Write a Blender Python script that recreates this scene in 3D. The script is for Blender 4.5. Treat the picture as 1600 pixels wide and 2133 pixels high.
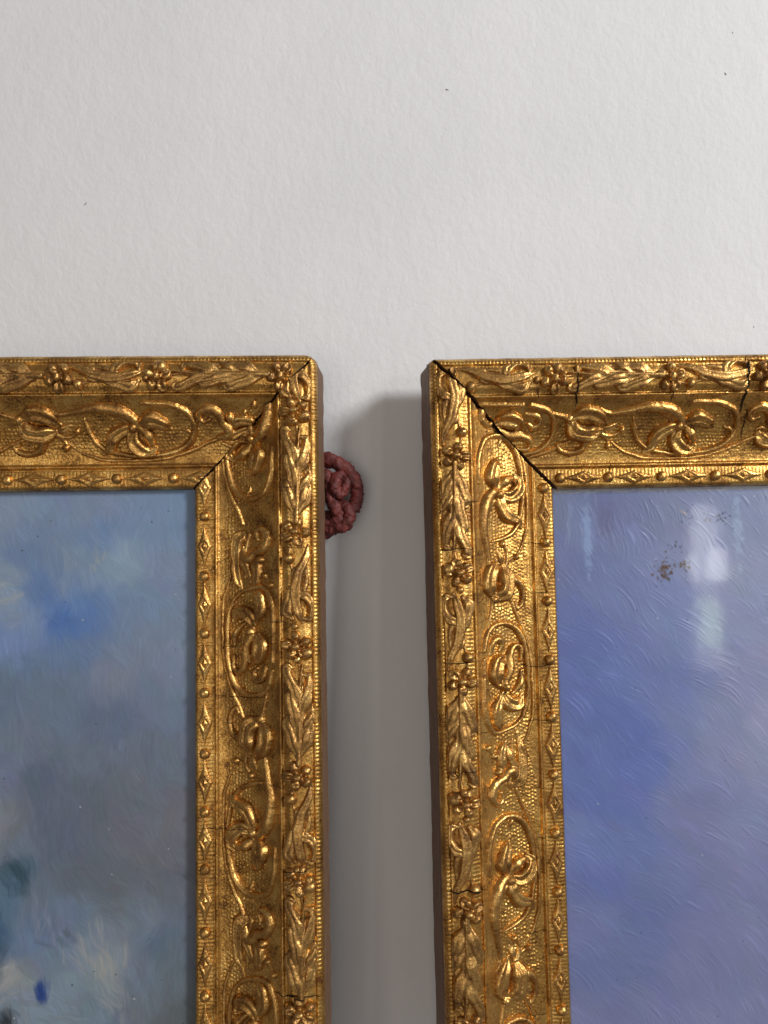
import bpy, math, random
import numpy as np
from mathutils import Vector, Matrix, Euler

for o in list(bpy.data.objects):
    bpy.data.objects.remove(o)
S = bpy.context.scene
MM = 0.001

# ------------------------------------------------------------------ camera
CAM_D = 0.43
cam_data = bpy.data.cameras.new('camera')
cam = bpy.data.objects.new('camera', cam_data)
S.collection.objects.link(cam)
cam.location = (0, -CAM_D, 0)
cam.rotation_euler = (math.radians(90), 0, 0)
cam_data.sensor_fit = 'VERTICAL'
cam_data.sensor_height = 24.0
cam_data.lens = 24.0 * 1603 / 2133
cam_data.clip_start = 0.01
cam_data.clip_end = 50
cam_data.dof.use_dof = True
cam_data.dof.focus_distance = 0.395
cam_data.dof.aperture_fstop = 9.0
S.camera = cam

# ------------------------------------------------------------------ light
w = bpy.data.worlds.new('World')
S.world = w
w.use_nodes = True
w.node_tree.nodes['Background'].inputs['Color'].default_value = (1.0, 0.92, 0.895, 1)
w.node_tree.nodes['Background'].inputs['Strength'].default_value = 0.14


def area(name, loc, target, sx, sy, power, color=(1, 1, 1), spread=180):
    d = bpy.data.lights.new(name, 'AREA')
    d.shape = 'RECTANGLE'
    d.size, d.size_y = sx, sy
    d.energy = power
    d.color = color
    d.spread = math.radians(spread)
    o = bpy.data.objects.new(name, d)
    S.collection.objects.link(o)
    o.location = loc
    o.rotation_euler = (Vector(target) - Vector(loc)).to_track_quat('-Z', 'Y').to_euler()
    return o


# the window that lights the wall, to the right and a little above
area('window_light', (1.75, -1.40, 0.98), (0, 0, 0), 0.42, 0.50, 46, (0.99, 0.992, 1.0))
area('pane_reflection_lamp', (0.975, -1.78, 0.02), (0.17, 0, -0.03), 0.075, 0.46, 0.30, (0.95, 0.97, 1.0))  # dim lamp added behind the panes for a faint tall streak in the varnish
# daylight thrown back by the far side of the room
area('room_bounce', (-0.42, -1.95, -0.15), (0, 0, -0.05), 1.0, 1.2, 6.0, (1.0, 0.90, 0.82))
# bright panes of the window farther round, which mirror in the varnish of the right picture
area('pane_reflection_lamp', (1.245, -1.610, 0.285), (0.2, 0, 0.0), 0.25, 0.24, 1.7, (1.0, 0.98, 0.95))
area('pane_reflection_lamp', (0.932, -1.747, 0.076), (0.17, 0, -0.03), 0.022, 0.080, 0.08)
area('pane_reflection_lamp', (0.983, -1.729, 0.083), (0.18, 0, -0.03), 0.045, 0.085, 0.18)
area('pane_reflection_lamp', (0.957, -1.740, 0.185), (0.17, 0, 0.0), 0.060, 0.130, 0.16)
area('pane_reflection_lamp', (0.963, -1.742, -0.084), (0.17, 0, -0.06), 0.048, 0.130, 0.14, (0.72, 1.0, 0.55))

S.view_settings.view_transform = 'Standard'
S.view_settings.look = 'None'
S.view_settings.exposure = 0.0
S.view_settings.gamma = 1.0
S.render.engine = 'CYCLES'

# ------------------------------------------------------------------ noise helpers


_TAB = {}


def noise2(x, y, seed=0):
    T = _TAB.get(seed)
    if T is None:
        T = _TAB[seed] = np.random.RandomState(seed).rand(256, 256).astype(np.float32) * 2 - 1
    x = np.asarray(x, dtype=np.float64); y = np.asarray(y, dtype=np.float64)
    xi = np.floor(x).astype(int); yi = np.floor(y).astype(int)
    fx = x - xi; fy = y - yi
    fx = fx * fx * (3 - 2 * fx); fy = fy * fy * (3 - 2 * fy)
    a = T[xi & 255, yi & 255]; b = T[(xi + 1) & 255, yi & 255]
    c = T[xi & 255, (yi + 1) & 255]; d = T[(xi + 1) & 255, (yi + 1) & 255]
    return (a * (1 - fx) + b * fx) * (1 - fy) + (c * (1 - fx) + d * fx) * fy


def fbm(x, y, seed=0, oct=4):
    v = 0; a = 0.5
    for k in range(oct):
        v = v + a * noise2(x * 2 ** k, y * 2 ** k, seed + k)
        a *= 0.5
    return v


def sst(a, b, x):
    t = np.clip((x - a) / (b - a), 0, 1)
    return t * t * (3 - 2 * t)


# ------------------------------------------------------------------ materials


def new_mat(name):
    m = bpy.data.materials.new(name)
    m.use_nodes = True
    nt = m.node_tree
    return m, nt, nt.nodes['Principled BSDF'], nt.nodes.new, nt.links.new


def ramp(nt, stops):
    r = nt.nodes.new('ShaderNodeValToRGB')
    e = r.color_ramp.elements
    e[0].position, e[0].color = stops[0][0], (*stops[0][1], 1)
    e[1].position, e[1].color = stops[-1][0], (*stops[-1][1], 1)
    for p, c in stops[1:-1]:
        k = e.new(p); k.color = (*c, 1)
    return r


def noise_node(nt, vec, scale, detail=3, rough=0.55):
    n = nt.nodes.new('ShaderNodeTexNoise')
    n.inputs['Scale'].default_value = scale
    n.inputs['Detail'].default_value = detail
    n.inputs['Roughness'].default_value = rough
    if vec is not None:
        nt.links.new(vec, n.inputs['Vector'])
    return n


def gilt(name, bright, mid, dark, lo, hi, rough=(0.26, 0.50), metal=0.92, bump=0.44):
    m, nt, b, N, L = new_mat(name)
    tc = N('ShaderNodeTexCoord')
    oi = N('ShaderNodeObjectInfo')
    add = N('ShaderNodeVectorMath'); add.operation = 'ADD'
    L(tc.outputs['Object'], add.inputs[0]); L(oi.outputs['Random'], add.inputs[1])
    v = add.outputs[0]
    n1 = noise_node(nt, v, 90, 5, 0.65)          # cm sized patches of wear
    n2 = noise_node(nt, v, 1100, 3, 0.6)         # grain of the gilding
    mix = N('ShaderNodeMath'); mix.operation = 'MULTIPLY_ADD'
    mix.inputs[1].default_value = 0.45
    L(n2.outputs['Fac'], mix.inputs[0])
    sc = N('ShaderNodeMath'); sc.operation = 'MULTIPLY'; sc.inputs[1].default_value = 0.55
    L(n1.outputs['Fac'], sc.inputs[0]); L(sc.outputs[0], mix.inputs[2])
    r = ramp(nt, [(lo, dark), ((lo + hi) / 2, mid), (hi, bright)])
    L(mix.outputs[0], r.inputs['Fac'])
    # wear: dull brownish handling marks and rubbed spots where the red ground shows
    n5 = noise_node(nt, v, 28, 4, 0.7); n6 = noise_node(nt, v, 170, 4, 0.75)
    k5 = ramp(nt, [(0.50, (0, 0, 0)), (0.66, (0.75, 0.75, 0.75))]); L(n5.outputs['Fac'], k5.inputs['Fac'])
    k6 = ramp(nt, [(0.60, (0, 0, 0)), (0.68, (0.8, 0.8, 0.8))]); L(n6.outputs['Fac'], k6.inputs['Fac'])
    c5 = N('ShaderNodeMix'); c5.data_type = 'RGBA'; L(k5.outputs['Color'], c5.inputs['Factor'])
    L(r.outputs['Color'], c5.inputs['A']); c5.inputs['B'].default_value = (0.30, 0.155, 0.045, 1)
    c6 = N('ShaderNodeMix'); c6.data_type = 'RGBA'; L(k6.outputs['Color'], c6.inputs['Factor'])
    L(c5.outputs['Result'], c6.inputs['A']); c6.inputs['B'].default_value = (0.19, 0.066, 0.03, 1)
    L(c6.outputs['Result'], b.inputs['Base Color'])
    rr = N('ShaderNodeMapRange')
    rr.inputs['From Min'].default_value = lo; rr.inputs['From Max'].default_value = hi
    rr.inputs['To Min'].default_value = rough[1]; rr.inputs['To Max'].default_value = rough[0]
    L(mix.outputs[0], rr.inputs['Value'])
    ra = N('ShaderNodeMath'); ra.operation = 'MULTIPLY_ADD'; ra.inputs[1].default_value = 0.16
    L(k5.outputs['Color'], ra.inputs[0]); L(rr.outputs[0], ra.inputs[2]); L(ra.outputs[0], b.inputs['Roughness'])
    b.inputs['Metallic'].default_value = metal
    n3 = noise_node(nt, v, 1500, 2, 0.6)
    n4 = noise_node(nt, v, 420, 3, 0.6)
    ad = N('ShaderNodeMath'); ad.operation = 'ADD'
    L(n3.outputs['Fac'], ad.inputs[0]); L(n4.outputs['Fac'], ad.inputs[1])
    bp = N('ShaderNodeBump')
    bp.inputs['Strength'].default_value = bump
    bp.inputs['Distance'].default_value = 0.0004
    L(ad.outputs[0], bp.inputs['Height']); L(bp.outputs['Normal'], b.inputs['Normal'])
    return m


G1 = (0.92, 0.59, 0.185); G2 = (0.62, 0.33, 0.078); G3 = (0.14, 0.066, 0.024)
M_gilt = gilt('gilding', G1, G2, G3, 0.37, 0.62)
M_orn = gilt('gilt_ornament', (0.88, 0.56, 0.185), (0.57, 0.30, 0.08), (0.14, 0.068, 0.026), 0.36, 0.62, (0.26, 0.46))
M_worn = gilt('worn_bronze_ornament', (0.84, 0.53, 0.18), (0.50, 0.27, 0.08), (0.15, 0.078, 0.036), 0.36, 0.64, (0.27, 0.48), 0.88)


def wood(name, c1, c2, scale=(6, 90, 90)):
    m, nt, b, N, L = new_mat(name)
    tc = N('ShaderNodeTexCoord'); mp = N('ShaderNodeMapping')
    mp.inputs['Scale'].default_value = scale
    L(tc.outputs['Object'], mp.inputs['Vector'])
    n = noise_node(nt, mp.outputs[0], 8, 6, 0.7)
    r = ramp(nt, [(0.3, c1), (0.7, c2)])
    L(n.outputs['Fac'], r.inputs['Fac']); L(r.outputs['Color'], b.inputs['Base Color'])
    b.inputs['Roughness'].default_value = 0.6
    bp = N('ShaderNodeBump'); bp.inputs['Strength'].default_value = 0.4
    bp.inputs['Distance'].default_value = 0.0006
    L(n.outputs['Fac'], bp.inputs['Height']); L(bp.outputs['Normal'], b.inputs['Normal'])
    return m


M_wood = wood('stained_wood', (0.06, 0.032, 0.018), (0.25, 0.13, 0.065), (9, 160, 160))
m, nt, b, N, L = new_mat('open_crack')
b.inputs['Base Color'].default_value = (0.018, 0.010, 0.006, 1); b.inputs['Roughness'].default_value = 0.9
b.inputs['Specular IOR Level'].default_value = 0.1
M_crack = m

# wall paint
m, nt, b, N, L = new_mat('wall_paint')
tc = N('ShaderNodeTexCoord')
mp = N('ShaderNodeMapping'); mp.inputs['Scale'].default_value = (1, 1, 0.85)
L(tc.outputs['Object'], mp.inputs['Vector'])
n1 = noise_node(nt, mp.outputs[0], 300, 4, 0.6)
n2 = noise_node(nt, mp.outputs[0], 95, 3, 0.55)
n3 = noise_node(nt, mp.outputs[0], 9, 3, 0.5)
r = ramp(nt, [(0.35, (0.785, 0.79, 0.79)), (0.65, (0.83, 0.832, 0.83))])
L(n3.outputs['Fac'], r.inputs['Fac']); L(r.outputs['Color'], b.inputs['Base Color'])
b.inputs['Roughness'].default_value = 0.75
ad = N('ShaderNodeMath'); ad.operation = 'MULTIPLY_ADD'; ad.inputs[1].default_value = 1.6
L(n2.outputs['Fac'], ad.inputs[0]); L(n1.outputs['Fac'], ad.inputs[2])
bp = N('ShaderNodeBump'); bp.inputs['Strength'].default_value = 0.19; bp.inputs['Distance'].default_value = 0.0016
L(ad.outputs[0], bp.inputs['Height']); L(bp.outputs['Normal'], b.inputs['Normal'])
M_wall = m

# red cord
m, nt, b, N, L = new_mat('red_cord')
tc = N('ShaderNodeTexCoord')
n1 = noise_node(nt, tc.outputs['Object'], 160, 4, 0.6)
n2 = noise_node(nt, tc.outputs['Object'], 900, 3, 0.6)
r = ramp(nt, [(0.3, (0.05, 0.010, 0.008)), (0.7, (0.21, 0.034, 0.026))])
L(n1.outputs['Fac'], r.inputs['Fac']); L(r.outputs['Color'], b.inputs['Base Color'])
b.inputs['Roughness'].default_value = 0.62
bp = N('ShaderNodeBump'); bp.inputs['Strength'].default_value = 0.6; bp.inputs['Distance'].default_value = 0.0006
L(n2.outputs['Fac'], bp.inputs['Height']); L(bp.outputs['Normal'], b.inputs['Normal'])
M_cord = m


def paint_mat(name, rough, coat, coat_rough, grain, spec=0.4):
    m, nt, b, N, L = new_mat(name)
    a = N('ShaderNodeAttribute'); a.attribute_name = 'paint'
    tc = N('ShaderNodeTexCoord')
    n = noise_node(nt, tc.outputs['Object'], 1400, 2, 0.6)
    L(a.outputs['Color'], b.inputs['Base Color'])
    b.inputs['Roughness'].default_value = rough
    b.inputs['Coat Weight'].default_value = coat
    b.inputs['Coat Roughness'].default_value = coat_rough
    bp = N('ShaderNodeBump'); bp.inputs['Strength'].default_value = grain; bp.inputs['Distance'].default_value = 0.0003
    L(n.outputs['Fac'], bp.inputs['Height']); L(bp.outputs['Normal'], b.inputs['Normal'])
    # the varnish lies smoother than the paint below it
    n2 = noise_node(nt, tc.outputs['Object'], 60, 2, 0.5)
    bc = N('ShaderNodeBump'); bc.inputs['Strength'].default_value = 0.05; bc.inputs['Distance'].default_value = 0.001
    L(n2.outputs['Fac'], bc.inputs['Height'])
    vt = N('ShaderNodeVectorTransform'); vt.vector_type = 'NORMAL'; vt.convert_from = 'OBJECT'; vt.convert_to = 'WORLD'
    vt.inputs['Vector'].default_value = (0, -1, 0)
    L(vt.outputs[0], bc.inputs['Normal'])
    L(bc.outputs['Normal'], b.inputs['Coat Normal'])
    b.inputs['Specular IOR Level'].default_value = spec
    return m


# ------------------------------------------------------------------ object helpers


def mesh_obj(name, verts, faces, mats, parent=None, smooth=True, mat_idx=None):
    me = bpy.data.meshes.new(name)
    verts = np.asarray(verts, dtype=np.float32)
    if isinstance(faces, np.ndarray) and faces.ndim == 2:
        nf, k = faces.shape
        me.vertices.add(len(verts)); me.vertices.foreach_set('co', verts.ravel())
        me.loops.add(nf * k); me.loops.foreach_set('vertex_index', faces.astype(np.int32).ravel())
        me.polygons.add(nf)
        me.polygons.foreach_set('loop_start', np.arange(0, nf * k, k, dtype=np.int32))
        me.polygons.foreach_set('loop_total', np.full(nf, k, dtype=np.int32))
        me.update(calc_edges=True)
    else:
        me.from_pydata([tuple(v) for v in verts], [], [tuple(f) for f in faces])
    me.polygons.foreach_set('use_smooth', np.full(len(me.polygons), smooth))
    for mt in (mats if isinstance(mats, (list, tuple)) else [mats]):
        me.materials.append(mt)
    if mat_idx is not None:
        me.polygons.foreach_set('material_index', np.asarray(mat_idx, dtype=np.int32))
    me.validate()
    o = bpy.data.objects.new(name, me)
    S.collection.objects.link(o)
    o.parent = parent
    return o


def inst(name, me, parent, loc):
    o = bpy.data.objects.new(name, me)
    S.collection.objects.link(o)
    o.parent = parent
    o.location = loc
    return o


def tag(o, label, cat, group=None):
    o['label'] = label; o['category'] = cat
    if group:
        o['group'] = group


# ------------------------------------------------------------------ wall
WALL_Y = 0.014
wall = mesh_obj('wall', [(-1.2, 0, -1.2), (1.2, 0, -1.2), (1.2, 0, 1.2), (-1.2, 0, 1.2)], [(0, 1, 2, 3)], M_wall, smooth=False)
wall.location = (0, WALL_Y, 0)
wall['kind'] = 'structure'
mk, nt, b, N, L = new_mat('wall_chip')
b.inputs['Base Color'].default_value = (0.12, 0.11, 0.10, 1)
for (px, py, sx, sz, rz) in [(931, 187, 1.1, 0.38, -0.25), (1511, 154, 0.5, 0.9, 0.4), (178, 425, 1.2, 0.25, 0.9), (1570, 681, .4, .4, 0), (1526, 68, .35, .4, 0)]:
    x = (px - 800) / 1603 * (CAM_D + WALL_Y); z = (1066.5 - py) / 1603 * (CAM_D + WALL_Y)
    vs = [(0, -0.15 * MM, 0)]
    for k in range(7):
        a = k * math.tau / 7
        rr = 1 + 0.3 * math.sin(k * 2.7 + px)
        p = (math.cos(a) * sx * rr, math.sin(a) * sz * rr)
        vs.append(((p[0] * math.cos(rz) - p[1] * math.sin(rz)) * MM, -0.02 * MM, (p[0] * math.sin(rz) + p[1] * math.cos(rz)) * MM))
    ch = mesh_obj('chip', vs, [(0, 1 + (k + 1) % 7, 1 + k) for k in range(7)], mk, wall)
    ch.location = (x, 0, z)

# ------------------------------------------------------------------ moulding profile (v across from outer edge, h above the back), mm
_pv = [0, .4, 1.0, 2.0, 3.2, 3.9, 4.4, 5.2, 8, 12, 16, 18.6, 19.3, 19.7, 20.4, 21.1, 21.6, 22.2]
_ph = [24.2, 25.6, 26.6, 27.6, 28.0, 27.8, 27.0, 27.1, 28.2, 28.6, 27.6, 26.0, 25.7, 26.5, 26.9, 26.5, 25.2, 24.4]
for t in np.linspace(0.03, 1, 30):
    _pv.append(22.2 + 31.6 * t); _ph.append(8.2 + 16.2 * (1 - t) ** 1.75)
_pv += [54.1, 54.6, 55.2, 55.8, 56.1, 56.5, 57.0, 60, 65.0, 66.0, 66.6, 67.0, 67.2]
_ph += [8.6, 9.5, 9.7, 9.4, 8.0, 7.2, 7.6, 7.7, 7.3, 6.9, 6.0, 4.6, 2.2]
_vv = np.linspace(0, 67.2, 3361)
_hh = np.interp(_vv, _pv, _ph)
_k = np.exp(-0.5 * (np.arange(-40, 41) * 0.02 / 0.16) ** 2); _k /= _k.sum()
_hs = np.convolve(np.pad(_hh, 40, mode='edge'), _k, mode='valid')
_dh = np.gradient(_hs, _vv)
W = 67.2


def prof(v):
    return np.interp(v, _vv, _hs)


def pnorm(v):
    d = np.interp(v, _vv, _dh)
    d = np.clip(d, -2.2, 2.2)
    l = np.sqrt(1 + d * d)
    return -d / l, 1 / l           # (v, h)


def ground(s, v):
    """relief of the bare moulding: reeded edges, punched cove, uneven casting"""
    wob = 0.35 * noise2(s / 9, v / 9, 5)
    ss = s + wob
    d = 0.10 * fbm(s / 7, v / 7, 11, 3) + 0.05 * noise2(s / 1.1, v / 1.1, 17)
    wear = sst(-0.45, 0.1, fbm(s / 14, v / 10, 23, 3))
    reed = np.sqrt(np.abs(np.cos(np.pi * ss / 1.95))) - 0.55
    m1 = sst(0.4, 0.8, v) * (1 - sst(3.6, 4.2, v))
    m2 = sst(4.2, 4.8, v) * (1 - sst(5.2, 6.5, v)) * 0.5 + sst(14.5, 16, v) * (1 - sst(18.6, 19.4, v)) * 0.8
    d = d + 0.42 * reed * m1 * wear + 0.38 * reed * m2 * wear
    # bead strip: fine ridges on both sides
    reed2 = np.sqrt(np.abs(np.cos(np.pi * ss / 1.9))) - 0.55
    m3 = sst(57.0, 57.5, v) * (1 - sst(65.3, 66.2, v))
    d = d + 0.30 * reed2 * m3 * (0.5 + 0.5 * wear)
    # cove: rows of punched dots
    pit = 1.95
    row = np.floor(v / (pit * 0.866))
    jit = noise2(row * 7.7, np.floor(ss / pit) * 3.3, 33)
    uu = (ss + 0.55 * noise2(s / 2.2, v / 2.2, 31)) / pit + 0.5 * (row % 2) + 0.37 * noise2(row * 1.7, s * 0 + 0.5, 35)
    du = (uu - np.floor(uu) - 0.5) * pit
    dv = v + 0.5 * noise2(s / 2.3, v / 2.3, 37) - (row + 0.5) * pit * 0.866
    dot = np.exp(-(du ** 2 + dv ** 2) / (2 * 0.38 ** 2))
    m4 = sst(27.5, 30, v + 1.6 * noise2(s / 8, 3.3, 41)) * (1 - sst(49.5, 51.5, v + 2.2 * noise2(s / 11, 9.1, 43)))
    d = d + 0.50 * dot * m4 * (0.35 + 0.65 * wear) * (0.8 + 0.75 * jit)
    # fine tool lines that run along the plain margins of the cove
    m5 = sst(22.5, 23.5, v) * (1 - m4) * (1 - sst(53, 54, v))
    d = d + m5 * 0.07 * noise2(s / 30, v / 0.8, 47)
    return d


def corner_shift(s_abs, v, R):
    """rounds the outer corner: moves the outer lines in near the mitre"""
    t = np.clip(R - s_abs, 0, R)
    vm = R - np.sqrt(np.maximum(R * R - t * t, 0))
    return v + vm * (1 - np.clip(v / (R * 1.6), 0, 1))


# ------------------------------------------------------------------ motif relief


def crom(pts, rad, step=0.3):
    P = np.array(pts, float); R = np.array(rad, float)
    if len(R) != len(P):
        R = np.interp(np.linspace(0, 1, len(P)), np.linspace(0, 1, len(R)), R)
    Q = np.vstack([2 * P[0] - P[1], P, 2 * P[-1] - P[-2]])
    out = []; ro = []
    for i in range(1, len(Q) - 2):
        n = max(2, int(np.linalg.norm(Q[i + 1] - Q[i]) / step))
        t = np.linspace(0, 1, n, endpoint=False)[:, None]
        a, b_, c, d = Q[i - 1], Q[i], Q[i + 1], Q[i + 2]
        out.append(0.5 * (2 * b_ + (c - a) * t + (2 * a - 5 * b_ + 4 * c - d) * t ** 2 + (3 * b_ - a - 3 * c + d) * t ** 3))
        tt = t[:, 0]; tt = tt * tt * (3 - 2 * tt)
        ro.append(R[i - 1] * (1 - tt) + R[i] * tt)
    out.append(P[-1:]); ro.append(R[-1:])
    return np.vstack(out), np.concatenate(ro)


def smax(a, b_, k):
    return 0.5 * (a + b_ + np.sqrt((a - b_) ** 2 + k * k)) - 0.0


def relief(prims, seed, pad=1.5, res=0.36):
    """prims in mm (a along, b across); returns grid arrays a, b, h"""
    lo = np.array([1e9, 1e9]); hi = -lo
    paths = []
    for p in prims:
        if p[0] == 'ball':
            pts = np.array([p[1], p[1]], float); rad = np.array([p[2], p[2]], float)
        else:
            pts, rad = crom(p[1], p[2])
        paths.append((pts, rad))
        lo = np.minimum(lo, (pts - rad[:, None]).min(0)); hi = np.maximum(hi, (pts + rad[:, None]).max(0))
    lo -= pad; hi += pad
    lo[1] = max(lo[1], 0.5); hi[1] = min(hi[1], 66)
    na = int((hi[0] - lo[0]) / res) + 2; nb = int((hi[1] - lo[1]) / res) + 2
    A, B = np.meshgrid(lo[0] + np.arange(na) * res, lo[1] + np.arange(nb) * res, indexing='ij')
    wa = A + 0.35 * noise2(A / 5 + seed, B / 5, 61) + 0.10 * noise2(A / 1.4, B / 1.4 + seed, 63)
    wb = B + 0.35 * noise2(A / 5, B / 5 + seed, 62) + 0.10 * noise2(A / 1.4 + seed, B / 1.4, 64)
    H = np.full(A.shape, -1.2)
    for p, (pts, rad) in zip(prims, paths):
        kk = p[3] if len(p) > 3 else 0.9
        z0 = p[4] if len(p) > 4 else 0.0
        q = np.full(A.shape, 1e9); rr = np.ones(A.shape); lat = np.zeros(A.shape)
        tan = np.gradient(pts, axis=0) if len(pts) > 2 else np.array([[1, 0]] * len(pts), float)
        tan /= np.linalg.norm(tan, axis=1)[:, None] + 1e-9
        for (x, y), r_, (tx, ty) in zip(pts, rad, tan):
            ext = r_ + 1.6
            i0 = max(0, int((x - ext - lo[0]) / res) - 1); i1 = min(na, int((x + ext - lo[0]) / res) + 2)
            j0 = max(0, int((y - ext - lo[1]) / res) - 1); j1 = min(nb, int((y + ext - lo[1]) / res) + 2)
            if i0 >= i1 or j0 >= j1:
                continue
            dx = wa[i0:i1, j0:j1] - x; dy = wb[i0:i1, j0:j1] - y
            d = np.sqrt(dx * dx + dy * dy) / r_
            sl = (slice(i0, i1), slice(j0, j1))
            m_ = d < q[sl]
            q[sl] = np.where(m_, d, q[sl]); rr[sl] = np.where(m_, r_, rr[sl])
            lat[sl] = np.where(m_, (dx * -ty + dy * tx) / r_, lat[sl])
        ins = np.sqrt(np.maximum(1 - q * q, 0))
        if p[0] == 'leaf':
            h = kk * rr * ins - 0.34 * kk * rr * np.exp(-(lat / 0.2) ** 2) + 0.10 * rr * np.cos(lat * 9) * ins
        elif p[0] == 'cup':                              # petal with a hollow
            h = kk * rr * (ins ** 0.7) - 0.45 * kk * rr * np.exp(-(q / 0.5) ** 2)
        else:
            h = kk * rr * ins
        h = np.where(q > 1, -(q - 1) * rr * 2.0, h) + z0 * np.where(q < 1, np.minimum(1, ins * 1.6), 0)
        h = np.maximum(h, -1.2)
        H = smax(H, h, 0.11)
    H = H - np.clip(5.4 - B, 0, 5) * 1.6 * (B < 22)
    H = H - 0.06 + 0.05 * noise2(A / 1.0, B / 1.0 + seed, 65) * (H > 0)
    return A, B, H


def relief_mesh(name, A, B, H, mat, smin=None, smax_=None, s0=0.0, typ=0, gap=0.0):
    na, nb = A.shape
    ok = H > 0
    cell = ok[:-1, :-1] | ok[1:, :-1] | ok[:-1, 1:] | ok[1:, 1:]
    a = A.copy(); inside = np.ones(A.shape, bool)
    if typ == 1:       # rail starts at the mitre: s >= v + gap
        lim = B + gap - s0; inside = a > lim; a = np.maximum(a, lim)
    elif typ == -1:    # rail ends at the mitre: s <= -v - gap
        lim = -B - gap - s0; inside = a < lim; a = np.minimum(a, lim)
    cell &= inside[:-1, :-1] | inside[1:, :-1] | inside[:-1, 1:] | inside[1:, 1:]
    if cell.sum() < 6:
        return None
    Hc = np.maximum(H, -0.45)
    nv, nh = pnorm(B)
    X = a * MM; Y = -(B + nv * Hc) * MM; Z = (prof(B) + nh * Hc) * MM
    idx = np.arange(na * nb).reshape(na, nb)
    f = np.stack([idx[:-1, :-1], idx[:-1, 1:], idx[1:, 1:], idx[1:, :-1]], -1)[cell]
    f = f[:, ::-1]
    used, inv = np.unique(f, return_inverse=True)
    V = np.stack([X.ravel(), Y.ravel(), Z.ravel()], 1)[used]
    F = inv.reshape(f.shape)
    me = bpy.data.meshes.new(name)
    me.vertices.add(len(V)); me.vertices.foreach_set('co', V.astype(np.float32).ravel())
    me.loops.add(F.size); me.loops.foreach_set('vertex_index', F.astype(np.int32).ravel())
    me.polygons.add(len(F))
    me.polygons.foreach_set('loop_start', np.arange(0, F.size, 4, dtype=np.int32))
    me.polygons.foreach_set('loop_total', np.full(len(F), 4, dtype=np.int32))
    me.polygons.foreach_set('use_smooth', np.ones(len(F), bool))
    me.update(calc_edges=True); me.materials.append(mat)
    return me


def cv(X0, pts):        # cove sketch units to mm
    return [((x - X0) / 8.9, 23.3 + (y - 290) * 0.09) for x, y in pts]


def gv(X0, pts):        # garland sketch units to mm
    return [((x - X0) / (9.3 if X0 > 600 else 6.9), 4 + (y - 130) * 0.106) for x, y in pts]


def C(kind, X0, pts, rad, k=0.9, z=0.0):
    return (kind, cv(X0, pts) if kind != 'ball' else cv(X0, [pts])[0], rad, k, z)


def G(kind, X0, pts, rad, k=0.9, z=0.0):
    return (kind, gv(X0, pts) if kind != 'ball' else gv(X0, [pts])[0], rad, k, z)


motifs = {}


def motif(key, name, prims, mat, seed, res=0.36):
    gar = key[0] in 'AS'
    fr, fk = (1.28, 1.38) if gar else ((1.42, 1.32) if key[0] in 'OBL' else (1.0, 1.0))
    if key[0] == 'F':
        fr, fk = 1.0, 1.35
    if key in ('O_flower', 'O1_flower', 'B_bud', 'L_leaf', 'O_leaf'):
        g = 1.26 if key != 'O_leaf' else 1.12
        cen = np.mean([np.mean(np.atleast_2d(p[1]), axis=0) for p in prims], axis=0)
        prims = [(p[0], (cen + (np.array(p[1]) - cen) * g) if p[0] != 'ball' else tuple(cen + (np.array(p[1]) - cen) * g), p[2], p[3], p[4]) for p in prims]
    prims = [(p[0], p[1], (np.array(p[2]) * fr if p[0] != 'ball' else p[2] * fr), p[3] * fk, p[4] * fk) for p in prims]
    A, B, H = relief(prims, seed, res=res)
    motifs[key] = (name, A, B, H, mat, relief_mesh(name, A, B, H, mat))


X = 660
ring = [(690, 300), (740, 299), (800, 306), (860, 322), (903, 356), (920, 420), (905, 490), (850, 543), (760, 572), (640, 578), (530, 560), (462, 510), (432, 440), (422, 375)]
motif('O_ring', 'oval_ring', [C('tube', X, ring, [.6, .8, .9, 1.0, 1.1, 1.2, 1.4, 1.3, 1.1, 1.0, 1.0, 1.0, .9, .6], 1.0),
                              C('tube', X, [(862, 436), (890, 446), (912, 470)], [.5, .9, .6])], M_orn, 1)
motif('O1_ring', 'oval_ring', [C('tube', X, ring[2:] + [(440, 335), (500, 306), (580, 297), (680, 298), (760, 300)], [.9, 1.0, 1.1, 1.2, 1.4, 1.2, 1.0, .9, .9, .9, .9, .8, .8], 1.0)], M_orn, 2)
motif('O_vine', 'vine', [C('tube', X, [(330, 505), (385, 558), (470, 596), (600, 606), (750, 601), (870, 566), (960, 520), (1035, 484)], [.4, .6, .8, .8, .8, .9, .8, .7], 0.9)], M_orn, 3)
motif('O_leaf', 'leaf', [C('tube', X, [(290, 328), (312, 346), (352, 352), (440, 334), (520, 326), (590, 342), (632, 382), (648, 424)], [.5, .8, .9, 1.3, 1.7, 2.0, 1.7, 1.0], 0.95),
                         C('tube', X, [(540, 352), (590, 378), (615, 420)], [.5, 1.0, .8], .9)], M_orn, 4)
motif('O_flower', 'flower', [
    C('leaf', X, [(650, 425), (605, 440), (565, 472), (552, 520), (522, 546)], [1.2, 2.3, 2.7, 2.0, .8], .85),
    C('cup', X, [(650, 430), (636, 480), (655, 525), (695, 546), (718, 518)], [1.2, 2.5, 2.9, 1.7, .8], .85, .3),
    C('leaf', X, [(660, 420), (708, 398), (752, 414), (780, 437)], [1.2, 2.9, 2.4, .5], .85),
    C('tube', X, [(665, 432), (695, 462), (705, 495), (690, 520)], [1.0, 2.1, 1.5, .7], .9, .4),
    C('ball', X, (642, 428), 1.9, 1.0, .6)], M_orn, 5)
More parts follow.
